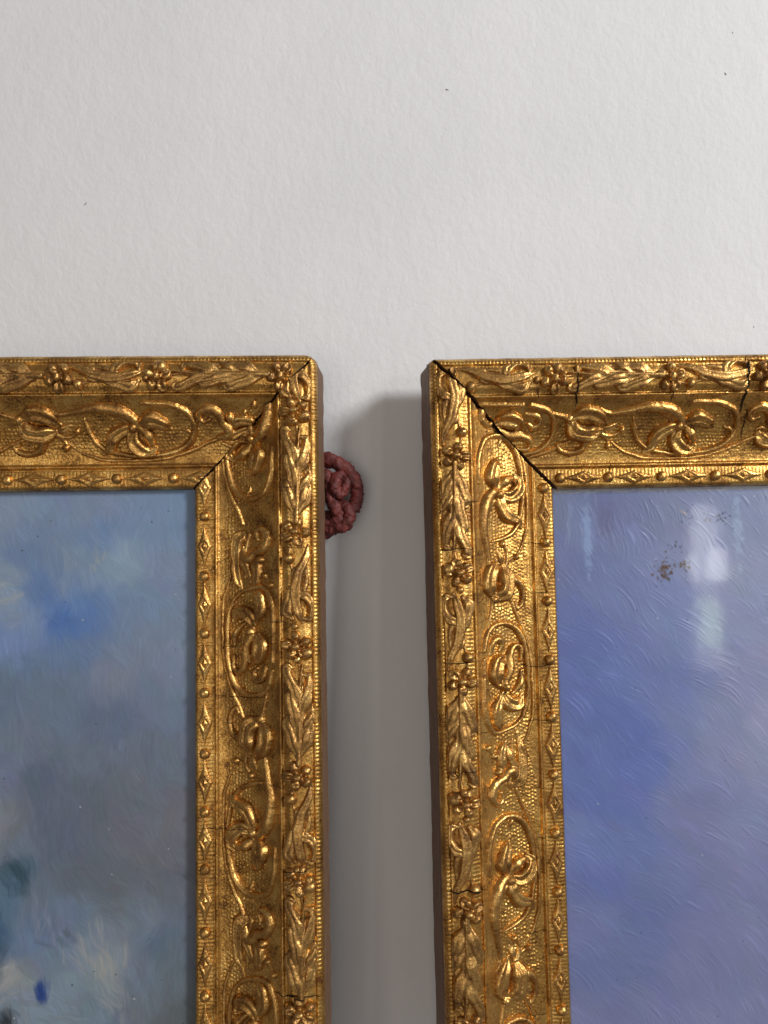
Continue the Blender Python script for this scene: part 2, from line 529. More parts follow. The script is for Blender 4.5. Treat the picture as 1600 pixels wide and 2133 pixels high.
motif('O1_flower', 'flower', [
    C('cup', X, [(600, 420), (570, 445), (560, 490), (590, 520)], [1.4, 2.6, 2.7, 1.0], .85),
    C('cup', X, [(640, 400), (680, 385), (720, 400), (735, 440)], [1.4, 2.8, 2.6, .9], .85, .3),
    C('tube', X, [(640, 430), (690, 455), (740, 460), (775, 490), (760, 520), (720, 515)], [1.6, 2.0, 1.5, 1.2, 1.0, .8], .95, .3),
    C('leaf', X, [(590, 410), (550, 385), (500, 390), (470, 420)], [1.2, 2.2, 2.0, .5], .85),
    C('tube', X, [(600, 470), (630, 510), (680, 520)], [1.0, 1.7, .8], .9),
    C('ball', X, (625, 432), 1.9, 1.0, .7)], M_orn, 6)
motif('O1_comma', 'leaf', [C('tube', X, [(780, 345), (830, 360), (850, 400), (820, 420), (795, 400)], [.7, 1.3, 1.5, 1.3, .9], .9)], M_orn, 7)
motif('O1_club', 'leaf', [C('leaf', X, [(180, 478), (200, 508), (255, 522), (330, 520), (400, 505), (450, 480)], [1.5, 2.9, 2.6, 1.8, 1.0, .5], .6),
                          C('tube', X, [(165, 452), (185, 440), (225, 452), (300, 470), (380, 470)], [.6, .9, .9, .7, .4], .9)], M_orn, 8)
X = 180
motif('B_bud', 'bud', [
    C('tube', X, [(0, 345), (60, 360), (112, 378)], [.5, .8, 1.0], .9),
    C('ball', X, (112, 380), 1.5, 1.0),
    C('cup', X, [(122, 376), (165, 355), (215, 366), (258, 402)], [1.2, 2.5, 2.7, .6], .85),
    C('leaf', X, [(115, 398), (140, 432), (188, 442), (240, 430)], [1.4, 3.4, 3.3, .9], .8, .3)], M_orn, 9)
motif('B_curl', 'curl', [C('tube', X, [(172, 440), (196, 490), (182, 540), (132, 566), (82, 554), (62, 524), (86, 510)], [2.2, 2.0, 1.6, 1.3, 1.1, 1.0, .9], .95)], M_orn, 10)
motif('B_tendril', 'tendril', [
    C('tube', X, [(235, 436), (280, 465), (325, 470), (360, 442)], [1.0, .8, .7, .7], .9), C('ball', X, (362, 436), 1.3, 1.0),
    C('tube', X, [(248, 446), (290, 482), (306, 515)], [.9, .7, .6], .9), C('ball', X, (302, 527), 1.4, 1.0),
    C('leaf', X, [(262, 436), (300, 430), (335, 408)], [.6, 1.3, .4], .8)], M_orn, 11)
X = 1060
motif('L_scroll', 'scroll', [C('tube', X, [(1035, 484), (1082, 472), (1092, 440), (1066, 400), (1052, 360), (1015, 333), (974, 335), (954, 365), (970, 393), (1002, 384)], [1.0, 1.9, 2.0, 1.7, 1.6, 1.4, 1.2, 1.1, 1.0, .9], .95),
                             C('leaf', X, [(1060, 478), (1110, 470), (1160, 442), (1200, 436)], [1.0, 1.8, 1.6, .5], .85)], M_orn, 12)
motif('L_leaf', 'leaf', [
    C('leaf', X, [(1100, 420), (1140, 392), (1185, 395), (1215, 420)], [.9, 2.0, 1.8, .5], .85),
    C('tube', X, [(1075, 490), (1130, 510), (1185, 502), (1205, 480)], [.7, 1.3, 1.2, .7], .9),
    C('ball', X, (1112, 378), 1.6, 1.0), C('ball', X, (1205, 328), 1.2, 1.0), C('ball', X, (1168, 358), 1.1, 1.0),
    C('tube', X, [(1120, 400), (1168, 358), (1205, 328)], [.5, .6, .5], .9)], M_orn, 13)
# garland on the outer band
X = 1065
motif('A_leaf', 'leaf', [
    G('leaf', X, [(1280, 198), (1150, 197), (1000, 195), (875, 188)], [.8, 2.8, 2.2, .5], .55),
    G('leaf', X, [(1250, 190), (1190, 160), (1130, 148), (1092, 166)], [1.2, 2.6, 2.2, .7], .8, .2),
    G('leaf', X, [(1180, 190), (1110, 152), (1062, 126), (1042, 143), (1066, 160)], [1.2, 2.5, 2.1, 1.3, .8], .85, .2),
    G('leaf', X, [(1080, 190), (1010, 168), (950, 150), (905, 148), (893, 170)], [1.2, 2.4, 2.1, 1.6, .8], .85, .2),
    G('leaf', X, [(1260, 205), (1200, 225), (1130, 246), (1094, 246), (1100, 226)], [1.2, 2.3, 2.1, 1.4, .8], .85, .2),
    G('leaf', X, [(1160, 205), (1080, 217), (1000, 234), (955, 224)], [1.2, 2.4, 2.1, .7], .85, .2),
    G('leaf', X, [(1050, 205), (960, 216), (890, 246), (852, 248), (860, 228)], [1.2, 2.2, 2.0, 1.6, .8], .85, .2),
    G('tube', X, [(1300, 200), (1180, 196), (1050, 195), (940, 190), (850, 178)], [.9, .8, .7, .6, .4], 1.0, 1.2)], M_worn, 21)
motif('A_berry', 'berry', [G('ball', X, (796, 158), 2.6, .95), G('ball', X, (822, 200), 1.7, .95), G('tube', X, [(800, 165), (830, 190), (870, 190)], [.6, .8, .6])], M_worn, 22, 0.33)
X = 500
motif('S_leaf', 'leaf', [
    G('leaf', X, [(355, 145), (400, 162), (450, 192), (520, 206), (580, 196), (618, 178)], [.8, 1.5, 1.9, 2.2, 1.9, .6], .85),
    G('leaf', X, [(520, 200), (528, 160), (560, 130), (602, 140), (606, 166)], [1.2, 2.0, 2.3, 1.8, .8], .85, .3),
    G('tube', X, [(430, 158), (495, 164), (545, 190)], [.6, 1.1, .6], .9, .3),
    G('leaf', X, [(470, 212), (530, 236), (578, 248), (606, 225)], [.9, 1.9, 2.4, .9], .85),
    G('tube', X, [(425, 185), (440, 215), (475, 222)], [.6, 1.0, .6], .9)], M_worn, 23)
motif('S_berry', 'berry', [G('ball', X, (398, 236), 2.2, 1.0), G('tube', X, [(350, 232), (398, 236), (450, 222)], [.5, .7, .5])], M_worn, 24, 0.33)
motif('S_pip', 'berry', [G('ball', X, (632, 214), 1.5, 1.0)], M_worn, 29, 0.33)
for vi, rot in enumerate((0.3, 1.0, 1.75)):
    pr = []
    for k in range(5):
        a = rot + k * math.tau / 5
        r_ = 4.7; pc = (math.cos(a) * r_, 12 + math.sin(a) * r_)
        tip = (math.cos(a) * (r_ + .9), 12 + math.sin(a) * (r_ + .9))
        pr.append(('cup' if (k + vi) % 4 == 1 else 'tube', [(math.cos(a) * 2.9, 12 + math.sin(a) * 2.9), pc, tip], [1.5, 2.65 + .3 * math.sin(k * 2 + vi), 2.2], 1.0, .2))
    pr.append(('ball', (0, 12), 2.0, 1.1, 1.6))
    motif('F%d' % vi, 'flower', pr, M_worn, 25 + vi, 0.33)
# bead strip
motif('bead', 'bead', [('ball', (0, 61.4), 2.9, .95, .3)], M_orn, 31, 0.28)


def diamond_mesh():
    n = 44; res = 0.3
    A, B = np.meshgrid(np.arange(-n, n + 1) * res, 61.4 + np.arange(-15, 16) * res, indexing='ij')
    da = np.abs(A) / 11.6; db = np.abs(B - 61.4)
    half = 3.6 * (1 - np.clip(da, 0, 1)) ** 1.35 + 0.12
    e = 1 - np.maximum(db / half, 0)
    H = np.where(e > 0, 0.55 + 1.0 * np.minimum(e, .9) * np.minimum(1, half / 2.2), -0.9 * np.abs(e) * half)
    H = np.where((e > 0) & (e < 0.22), 0.62, H)
    # pip in the middle, with a moat round it
    pip = np.abs(A) / 2.2 + db / 1.25
    H = np.where(pip < 1.7, np.where(pip < 1, 0.8 + 0.9 * (1 - pip), 0.55), H)
    H = np.where(da > 1, -0.6, H + np.where(H > 0, 0.35, 0))
    H = H + 0.06 * noise2(A / .9, B / .9, 71) * (H > 0)
    motifs['diamond'] = ('diamond', A, B, H, M_orn, relief_mesh('diamond', A, B, H, M_orn))


diamond_mesh()

SETS = {
    'O2': ['O_ring', 'O_vine', 'O_leaf', 'O_flower'],
    'O1': ['O1_ring', 'O_vine', 'O1_flower', 'O1_comma', 'O1_club'],
    'B': ['B_bud', 'B_curl', 'B_tendril'],
    'L': ['L_scroll', 'L_leaf'],
    'A': ['A_leaf', 'A_berry'], 'S': ['S_leaf', 'S_berry', 'S_pip'],
    'F': ['F0'], 'F1': ['F1'], 'F2': ['F2'], 'bead': ['bead'], 'dia': ['diamond'],
}

# ------------------------------------------------------------------ rails


def build_rail(frame, rotz, typ, length, items, gap, R, taper, cracks, seed):
    """typ +1: rail begins at the mitre (s>=v+gap); -1: ends there (s<=-v-gap). s in mm along the moulding."""
    res = 0.38
    so = 137.0 * seed
    chip = 0.75 if seed > 2 else 0.45
    if typ > 0:
        s = np.arange(-1, length, res)
    else:
        s = -np.arange(-1, length, res)[::-1]
    v = np.arange(0, W + 0.01, 0.4)
    v = np.unique(np.concatenate([v, [66.9, 67.2]]))
    A, B = np.meshgrid(s, v, indexing='ij')
    Hd = ground(A + so, B)
    if typ > 0:
        lim = B + gap + chip * np.abs(fbm(B / 3.0, B * 0 + seed, 95, 4)); inside = A > lim; a = np.maximum(A, lim); sa = a
    else:
        lim = -B - gap - chip * np.abs(fbm(B / 3.0, B * 0 + seed, 95, 4)); inside = A < lim; a = np.minimum(A, lim); sa = -a
    nv, nh = pnorm(B)
    Hd = Hd * sst(0, 0.5, B) * (1 - sst(66.2, 67, B))
    vv = corner_shift(sa, B + nv * Hd, R)
    Vt = np.stack([a * MM, -vv * MM, (prof(B) + nh * Hd) * MM], -1).reshape(-1, 3)
    idx = np.arange(A.size).reshape(A.shape)
    cell = inside[:-1, :-1] | inside[1:, :-1] | inside[:-1, 1:] | inside[1:, 1:]
    f = np.stack([idx[:-1, :-1], idx[1:, :-1], idx[1:, 1:], idx[:-1, 1:]], -1)[cell][:, ::-1]
    used, inv = np.unique(f, return_inverse=True)
    rail = mesh_obj('rail', Vt[used], inv.reshape(f.shape), M_gilt, frame)
    rail.rotation_euler = (math.radians(90), 0, 0)
    rail.matrix_local = Matrix.Rotation(rotz, 4, 'Y') @ Matrix.Rotation(math.radians(90), 4, 'X')
    # wooden body: outer side, back and the cut end in the mitre
    sv = np.concatenate([np.arange(-taper - 1, 14, 0.5), np.arange(14, length + 1, 3.0)])
    cs = [(0, 24.4), (-.5, 22.5), (-.35 * taper, 17), (-.7 * taper, 9), (-taper, 3), (-taper + .6, 0), (66.5, 0), (67.2, 2.3)]
    rs = np.random.RandomState(seed)
    V = []; F = []
    for i, s_ in enumerate(sv):
        for j, (v_, h_) in enumerate(cs):
            se = max(s_, v_ + gap)
            wv = 0.28 * float(noise2(s_ / 6 + 40 * seed, j * 1.7, 81)) if 1 <= j <= 4 else 0
            ve = float(corner_shift(np.array(max(se, 0.)), np.array(max(v_, 0.)), R)) - max(v_, 0.) + v_ + wv
            V.append((typ * se * MM, -ve * MM, h_ * MM))
    nc = len(cs)
    for i in range(len(sv) - 1):
        for j in range(nc - 1):
            q = [i * nc + j, i * nc + j + 1, (i + 1) * nc + j + 1, (i + 1) * nc + j]
            F.append(q if typ > 0 else q[::-1])
    vs = np.linspace(0, 67.2, 120); base = len(V)
    for v_ in vs:
        se = v_ + gap
        ve = float(corner_shift(np.array(se), np.array(v_), R))
        V.append((typ * se * MM, -ve * MM, 0)); V.append((typ * se * MM, -ve * MM, (float(prof(v_)) - 0.05) * MM))
    for i in range(len(vs) - 1):
        q = [base + 2 * i, base + 2 * i + 1, base + 2 * i + 3, base + 2 * i + 2]
        F.append(q if typ > 0 else q[::-1])
    mesh_obj('wooden_body', V, F, M_wood, rail, smooth=False)
    # ornaments
    hm = {}
    placed = []
    for key, s0 in items:
        for k in SETS[key]:
            name, Ag, Bg, Hg, mat, me = motifs[k]
            amin, amax = Ag.min() + s0, Ag.max() + s0
            if (typ > 0 and amin > length - 2) or (typ < 0 and amax < -length + 2):
                continue
            clip = (amin < 68 + gap) if typ > 0 else (amax > -68 - gap)
            use = me
            if clip:
                use = relief_mesh(name, Ag, Bg, Hg, mat, s0=s0, typ=typ, gap=gap)
            if use is None:
                continue
            inst(name, use, rail, (s0 * MM, 0, 0))
            placed.append((Ag[0, 0] + s0, Bg[0, 0], Ag[1, 0] - Ag[0, 0], Hg))

    def top(s_, v_):
        h = float(np.interp(0, [0, 1], [0.16, 0]))
        for a0, b0, r_, Hg in placed:
            i = (s_ - a0) / r_; j = (v_ - b0) / r_
            if 0 <= i < Hg.shape[0] - 1 and 0 <= j < Hg.shape[1] - 1:
                i0, j0 = int(i), int(j)
                h = max(h, float(Hg[i0:i0 + 2, j0:j0 + 2].max()))
        return h
    # cracks across the composition
    for ci, (s0, v0, v1, wd) in enumerate(cracks):
        n = int((v1 - v0) / 0.5) + 2
        V = []; F = []; ph = rs.rand() * 50
        for i in range(n):
            v_ = v0 + (v1 - v0) * i / (n - 1)
            s_ = s0 + 1.5 * float(fbm(np.array(v_ / 5 + ph), np.array(ci * 3.3), 91, 3))
            ww = 1.35 * wd * (0.45 + 0.55 * abs(float(noise2(np.array(v_ / 1.7 + ph), np.array(2.2), 93)))) * min(1, 4 * i / n, 4 * (n - 1 - i) / n + .05)
            h_ = top(s_, v_) + 0.05
            nv_, nh_ = pnorm(v_)
            if (typ > 0 and s_ < v_ + gap + .5) or (typ < 0 and s_ > -v_ - gap - .5):
                s_ = typ * (v_ + gap + .5)
            for sg in (-1, 1):
                V.append(((s_ + sg * ww / 2) * MM, -(v_ + nv_ * h_) * MM, (float(prof(v_)) + nh_ * h_) * MM))
        for i in range(n - 1):
            F.append((2 * i, 2 * i + 2, 2 * i + 3, 2 * i + 1))
        mesh_obj('crack', V, F, M_crack, rail, smooth=False)
    return rail


def frame_empty(name, angles, loc):
    e = bpy.data.objects.new(name, None)
    S.collection.objects.link(e)
    r, l, y = angles
    mat = Matrix.Rotation(l, 4, 'X') @ Matrix.Rotation(y, 4, 'Z') @ Matrix.Rotation(r, 4, 'Y')
    e.matrix_world = Matrix.Translation(loc) @ mat
    e.empty_display_size = 0.02
    return e


LF = frame_empty('framed_painting', (-0.01883909, -0.07393895, 0.04507976), (-0.03588713, -0.00482187, 0.07989919))
RF = frame_empty('framed_painting', (-0.02063497, -0.06603423, 0.01474022), (0.02306356, -0.0042887, 0.07771596))
tag(LF, 'ornate gilt frame around the dull grey-blue painting, red cord behind its edge', 'picture')
tag(RF, 'ornate gilt frame with open corner joint around the glossy lilac-blue painting', 'picture')


def alternate(beads, sgn):
    out = []
    for i, b_ in enumerate(beads):
        out.append(('bead', sgn * b_))
        if i + 1 < len(beads):
            out.append(('dia', sgn * (b_ + beads[i + 1]) / 2))
    return out


# left frame, upright (moulding runs down from the corner)
it = [('O2', 44.6), ('L', 101.6), ('O1', 146.3), ('B', 195.2), ('O2', 245.6), ('L', 292.7), ('O1', 341.2), ('B', 392),
      ('F', 30.2), ('A', 62), ('F1', 92.0), ('S', 120.5), ('F2', 149.3), ('A', 182), ('F', 213), ('S', 239), ('F1', 262.7), ('A', 295), ('F2', 324.4), ('S', 352), ('F', 383), ('S', 8)]
it += alternate([82.2, 113.9, 143.8, 174.6, 205.7, 235.1, 264, 295.2, 326.4, 357, 388], 1) + [('dia', 67.0)]
build_rail(LF, math.radians(90), 1, 395, it, 0.75, 7.0, 2.2,
           [(84, 54, 66.5, .3), (112, 54, 66.5, .3), (150, 55, 67, .32), (150.5, 40, 54, .25), (176, 24, 57, .3), (100, 4, 22, .3), (138, 16, 26, .35), (190, 42, 53, .22),
            (243, 33, 67, .4), (219, 18, 26, .3), (258, 3, 22, .5), (318, 1, 26, .75), (288, 42, 53, .25), (314, 44, 54, .25), (52, 0.6, 20, .3), (70, 5, 19, .25), (280, 1, 19, .3)], 1)
# left frame, top (moulding runs to the corner)
it = [('B', -146.3), ('O2', -94.4), ('L', -50.6), ('O1', -196), ('L', -248),
      ('F', -130.6), ('S', -106), ('F1', -81.3), ('A', -50), ('F2', -18.7), ('A', -164), ('F2', -196), ('S', -222)]
it += alternate([77.8, 107.4, 136.4, 164.2, 194, 224], -1) + [('dia', -63.5)]
build_rail(LF, 0, -1, 225, it, 0.75, 7.0, 2.2, [(-120, 14, 22, .3), (-86, 16, 23, .3), (-140, 56, 66, .25), (-84, 44, 55, .22)], 2)
# right frame, upright (moulding runs up to the corner)
it = [('O2', -68.2), ('B', -117.2), ('O1', -167), ('L', -217.4), ('O2', -265.6), ('B', -317.9), ('O1', -366), ('L', -22),
      ('F', -51.5), ('A', -80), ('F1', -111.1), ('S', -138.5), ('F2', -165.3), ('A', -194), ('F', -225.4), ('S', -252), ('F1', -277.9), ('A', -305), ('F2', -333), ('S', -24), ('F1', -4), ('S', -362), ('F', -388)]
it += alternate([66.6, 95.8, 127.2, 158.2, 188, 218, 247.8, 277.8, 307.1, 336.9, 367, 397], -1)
build_rail(RF, math.radians(-90), -1, 395, it, 0.15, 3.5, 3.1,
           [(-99, 1, 22, .5), (-96, 44, 66, .3), (-123, 46, 67, .3), (-156, 1, 22, .5), (-161, 40, 67, .4), (-192, 18, 26, .3), (-190, 44, 67, .3), (-224, 44, 58, .3),
            (-210, 2, 20, .35), (-250, 50, 66, .3), (-268, 1, 23, .8), (-266, 38, 55, .35), (-297, 42, 57, .3), (-75, 14, 25, .4), (-60, 40, 55, .22), (-320, 2, 20, .3), (-338, 30, 56, .3)], 3)
# right frame, top (moulding runs right from the corner)
it = [('O1', 37.3), ('B', 82.3), ('O2', 135.1), ('L', 181.7), ('O1', 231.1), ('L', -18),
      ('S', 36), ('F', 64.2), ('A', 95), ('F1', 124.6), ('S', 150), ('F2', 174.8), ('A', 205), ('F', 236), ('F2', 8)]
it += alternate([70.5, 96.6, 125.5, 155, 185, 215], 1)
build_rail(RF, 0, 1, 225, it, 2.3, 3.5, 2.2,
           [(76, 8, 26, 1.2), (165, 1, 30, 1.7), (168, 26, 44, .6), (126, 17, 24, .4), (98, 50, 67, .35), (139, 44, 55, .3), (56, 14, 22, .4), (150, 56, 66, .25)], 4)

# ------------------------------------------------------------------ paintings


def srgb(c):
    c = np.asarray(c, float) / 255
    return np.where(c <= 0.04045, c / 12.92, ((c + 0.055) / 1.055) ** 2.4)


def make_canvas(frame, name, x0, x1, z0, z1, controls, sig, gain, strokes_fn, mat, seed, res=0.42, post=None, streak=0.15, sat=1.0, contrast=1.0, tint=(1, 1, 1), sparse=False):
    """panel in frame plane coordinates (mm): x0..x1, depth z0..z1 downwards"""
    nx = int((x1 - x0) / res) + 1; nz = int((z1 - z0) / res) + 1
    X_, Z_ = np.meshgrid(x0 + np.arange(nx) * res, z0 + np.arange(nz) * res, indexing='ij')
    cx = np.array([c[0] for c in controls]); cz = np.array([c[1] for c in controls])
    cc = np.array([srgb(c[2:5]) for c in controls]) * gain
    cc = cc.mean(0) + (cc - cc.mean(0)) * contrast
    wx = X_ + 9 * fbm(X_ / 15, Z_ / 19, seed, 5); wz = Z_ + 9 * fbm(X_ / 15, Z_ / 19, seed + 9, 5)
    num = np.zeros(X_.shape + (3,)); den = np.full(X_.shape, 1e-9)
    for x, z, c in zip(cx, cz, cc):
        d2 = (wx - x) ** 2 + (wz - z) ** 2
        k = 1 / (d2 + sig * sig) ** 2
        den += k; num += k[..., None] * c
    col = num / den[..., None]
    lum = col.mean(-1, keepdims=True)
    col = lum + (col - lum) * sat
    col = col * np.array(tint)
    base = col.copy()
    H = 0.03 * fbm(X_ / 3, Z_ / 3, seed + 20, 3)
    rs = np.random.RandomState(seed)
    for st in strokes_fn(rs, x0, x1, z0, z1):
        x, z, th, curv, ln, wd, op, hh, jit = st[:9]
        ext = max(ln, wd) * 0.62 + 1
        i0 = max(0, int((x - ext - x0) / res)); i1 = min(nx, int((x + ext - x0) / res) + 1)
        j0 = max(0, int((z - ext - z0) / res)); j1 = min(nz, int((z + ext - z0) / res) + 1)
        if i1 - i0 < 2 or j1 - j0 < 2:
            continue
        sl = (slice(i0, i1), slice(j0, j1))
        dx = X_[sl] - x; dz = Z_[sl] - z
        tx, tz = math.cos(th), math.sin(th)
        lo = dx * tx + dz * tz; la = -dx * tz + dz * tx
        la = la - 0.5 * curv * lo * lo
        bris = noise2(la / 0.55 + rs.rand() * 200, lo / 9 + rs.rand() * 200, 101) * 0.75 + noise2(la / 1.4 + rs.rand() * 200, lo / 30, 103) * 0.3
        mk_ = sst(1, 0.72, np.abs(la) / (wd / 2)) * sst(1, 0.45, np.abs(lo) / (ln / 2) + 0.28 * bris)
        ci = min(nx - 1, max(0, int((x - x0) / res))); cj = min(nz - 1, max(0, int((z - z0) / res)))
        c = base[ci, cj] * (1 + jit * rs.randn() * 0.6 + jit * 0.35 * rs.randn(3))
        if len(st) > 9:
            c = srgb(st[9]) * 0.70
        al = (mk_ * op * np.clip(0.62 + 0.6 * bris, 0, 1))[..., None]
        cs_ = np.clip(c[None, None, :] * (1 + streak * bris[..., None]), 0.004, 0.95)
        col[sl] = col[sl] * (1 - al) + cs_ * al
        hb = np.maximum(bris - 0.03, 0) * 2.0 * sst(-0.7, 0.2, noise2(lo / 7 + rs.rand() * 99, la / 1.0 + rs.rand() * 99, 105)) - 0.15 * np.maximum(-bris - 0.3, 0) if sparse else bris
        H[sl] = H[sl] * (1 - mk_ * 0.8) + mk_ * hh * hb
    if post is not None:
        post(rs, X_, Z_, col, H)
    V = np.stack([X_ * MM, -(1.3 + H) * MM, -Z_ * MM], -1).reshape(-1, 3)
    idx = np.arange(X_.size).reshape(X_.shape)
    f = np.stack([idx[:-1, :-1], idx[:-1, 1:], idx[1:, 1:], idx[1:, :-1]], -1).reshape(-1, 4)
    o = mesh_obj(name, V, f, mat, frame)
    at = o.data.color_attributes.new('paint', 'FLOAT_COLOR', 'POINT')
    rgba = np.concatenate([np.clip(col, 0.003, 0.95), np.ones(col.shape[:2] + (1,))], -1).astype(np.float32)
    at.data.foreach_set('color', rgba.ravel())
    # check winding: face the viewer
    if o.data.polygons[0].normal.y > 0:
        o.data.flip_normals()
    return o


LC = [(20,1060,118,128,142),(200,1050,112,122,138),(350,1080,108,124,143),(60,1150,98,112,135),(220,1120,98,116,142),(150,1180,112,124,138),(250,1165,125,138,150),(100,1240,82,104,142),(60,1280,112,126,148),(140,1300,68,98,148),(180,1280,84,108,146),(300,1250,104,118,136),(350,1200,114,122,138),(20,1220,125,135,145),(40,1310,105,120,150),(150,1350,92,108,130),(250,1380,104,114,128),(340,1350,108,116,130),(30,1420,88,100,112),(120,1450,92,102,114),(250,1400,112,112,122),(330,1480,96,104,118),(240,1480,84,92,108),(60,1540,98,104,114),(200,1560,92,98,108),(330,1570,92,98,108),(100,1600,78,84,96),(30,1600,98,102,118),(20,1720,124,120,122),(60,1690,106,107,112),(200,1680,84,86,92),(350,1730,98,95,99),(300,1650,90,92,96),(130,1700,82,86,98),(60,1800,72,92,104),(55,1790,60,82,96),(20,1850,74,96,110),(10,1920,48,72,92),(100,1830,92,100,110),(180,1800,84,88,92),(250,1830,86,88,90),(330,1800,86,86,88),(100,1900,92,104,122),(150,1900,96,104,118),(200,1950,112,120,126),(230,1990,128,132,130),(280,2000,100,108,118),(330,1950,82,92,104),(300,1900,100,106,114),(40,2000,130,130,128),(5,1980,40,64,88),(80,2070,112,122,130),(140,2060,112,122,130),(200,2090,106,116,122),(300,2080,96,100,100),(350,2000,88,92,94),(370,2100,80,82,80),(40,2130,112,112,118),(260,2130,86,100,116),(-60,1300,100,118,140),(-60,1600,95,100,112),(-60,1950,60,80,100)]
RC = [(1170,1050,110,118,142),(1250,1050,96,108,140),(1350,1060,110,122,150),(1450,1060,122,132,152),(1550,1080,130,142,165),(1270,1090,92,88,118),(1225,1100,130,150,185),(1180,1150,98,110,150),(1200,1200,100,112,155),(1300,1130,115,128,162),(1400,1150,128,138,168),(1550,1200,150,156,178),(1200,1300,84,106,168),(1300,1250,108,122,168),(1400,1300,118,132,175),(1550,1320,145,152,178),(1200,1420,78,102,170),(1300,1400,92,114,172),(1400,1420,104,122,172),(1550,1430,146,150,175),(1200,1530,82,106,170),(1290,1500,76,102,172),(1400,1500,112,128,172),(1500,1500,140,146,172),(1590,1500,165,165,182),(1200,1620,80,104,168),(1350,1580,74,102,172),(1440,1660,126,134,170),(1560,1600,150,155,175),(1250,1680,76,102,168),(1230,1720,108,128,178),(1330,1740,90,112,168),(1450,1700,128,130,162),(1550,1720,136,140,168),(1220,1830,86,104,164),(1350,1830,100,118,164),(1450,1850,116,124,158),(1550,1850,128,130,160),(1220,1920,108,120,160),(1350,1900,92,108,156),(1450,1950,120,124,156),(1560,1950,130,130,160),(1240,2010,98,112,154),(1330,2030,96,108,150),(1450,2030,124,124,156),(1550,2050,126,128,156),(1240,2110,120,122,154),(1350,2110,118,120,150),(1480,2100,132,134,162),(1700,1300,150,155,178),(1700,1800,132,134,162)]


def to_mm_left(px, py):
    return -67 + (px - 402 - (py - 1020) * 0.006) / 3.75, 67 + (py - 1020) / 3.92


def to_mm_right(px, py):
    return 67 + (px - 1152 - (py - 1020) * 0.034) / 3.82, 67 + (py - 1016) / 3.92


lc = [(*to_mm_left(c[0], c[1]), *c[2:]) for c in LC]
rc = [(*to_mm_right(c[0], c[1]), *c[2:]) for c in RC]


def strokes_left(rs, x0, x1, z0, z1):
    for k in range(2600):
        x = rs.uniform(x0, x1); z = rs.uniform(z0, z1)
        th = 1.2 + 1.3 * float(fbm(np.array(x / 30), np.array(z / 30), 301, 2)) + 0.35 * rs.randn()
        big = rs.rand()
        yield (x, z, th, rs.uniform(-0.04, 0.04), 9 + 22 * big * big, 3 + 8 * rs.rand(), rs.uniform(0.2, 0.6), 0.035 + 0.04 * rs.rand(), 0.10 if z < 200 else 0.16)
    # the loose handling low on the left: white, deep blue and near black dabs
    for (px, py, deg, ln, wd, c, n, sp) in [(40, 2000, -35, 13, 4, (178, 180, 182), 9, 18), (70, 2060, 60, 12, 4, (150, 160, 172), 8, 20), (108, 2030, 80, 15, 5, (36, 74, 150), 5, 5),
                                            (45, 2080, 75, 14, 5, (38, 48, 54), 6, 9), (12, 2112, 30, 11, 5, (40, 62, 136), 5, 8), (10, 1950, 85, 22, 6, (36, 66, 92), 8, 14), (60, 1800, 70, 17, 7, (58, 88, 106), 7, 16),
                                            (200, 1960, 66, 19, 3.2, (165, 172, 178), 10, 20), (235, 1990, 72, 20, 3, (180, 182, 178), 9, 14), (150, 1930, 50, 12, 3, (104, 118, 134), 4, 16), (255, 2045, 40, 13, 3.4, (160, 168, 176), 8, 18),
                                            (100, 1890, 85, 16, 2.6, (142, 154, 176), 9, 26), (25, 2040, 20, 9, 3, (70, 92, 120), 7, 22), (150, 2090, 15, 16, 4, (140, 150, 160), 8, 30), (300, 2040, 75, 18, 5, (124, 136, 148), 6, 24),
                                            (20, 1230, -30, 14, 3, (176, 186, 194), 8, 18), (50, 1290, -20, 12, 3, (150, 168, 196), 6, 18), (215, 1160, 80, 10, 3, (165, 178, 186), 5, 10), (140, 1300, 20, 12, 6, (98, 136, 192), 3, 16), (90, 1220, 60, 20, 8, (116, 146, 190), 4, 30)]:
        for k in range(int(n * 1.5)):
            x, z = to_mm_left(px + rs.randn() * sp, py + rs.randn() * sp)
            yield (x, z, math.radians(deg) + 0.25 * rs.randn(), rs.uniform(-.05, .05), ln * rs.uniform(.6, 1.2), wd * rs.uniform(.6, 1.2), rs.uniform(.35, .8), 0.08, 0, c)


def strokes_right(rs, x0, x1, z0, z1):
    for k in range(3600):
        x = rs.uniform(x0, x1); z = rs.uniform(z0, z1)
        n_ = float(fbm(np.array(x / 40), np.array(z / 40), 401, 2))
        th = 0.80 + 0.55 * n_ + 0.14 * rs.randn()
        if z < 110 and x < 110:
            th += 0.55
        yield (x, z, th, rs.uniform(0.022, 0.058), 14 + 22 * rs.rand(), 7 + 9 * rs.rand(), rs.uniform(0.2, 0.55), rs.uniform(0.04, 0.125), 0.12)


def splat(X_, Z_, col, x, z, rx, rz, rot, c, op, seed, ragged=0.8):
    dx = X_ - x; dz = Z_ - z
    a = dx * math.cos(rot) + dz * math.sin(rot); b_ = -dx * math.sin(rot) + dz * math.cos(rot)
    q = np.sqrt((a / rx) ** 2 + (b_ / rz) ** 2) + ragged * fbm(X_ / 3 + seed, Z_ / 3, 501, 3)
    m_ = (sst(1.15, 0.35, q) * op)[..., None]
    col[:] = col * (1 - m_) + srgb(c) * m_


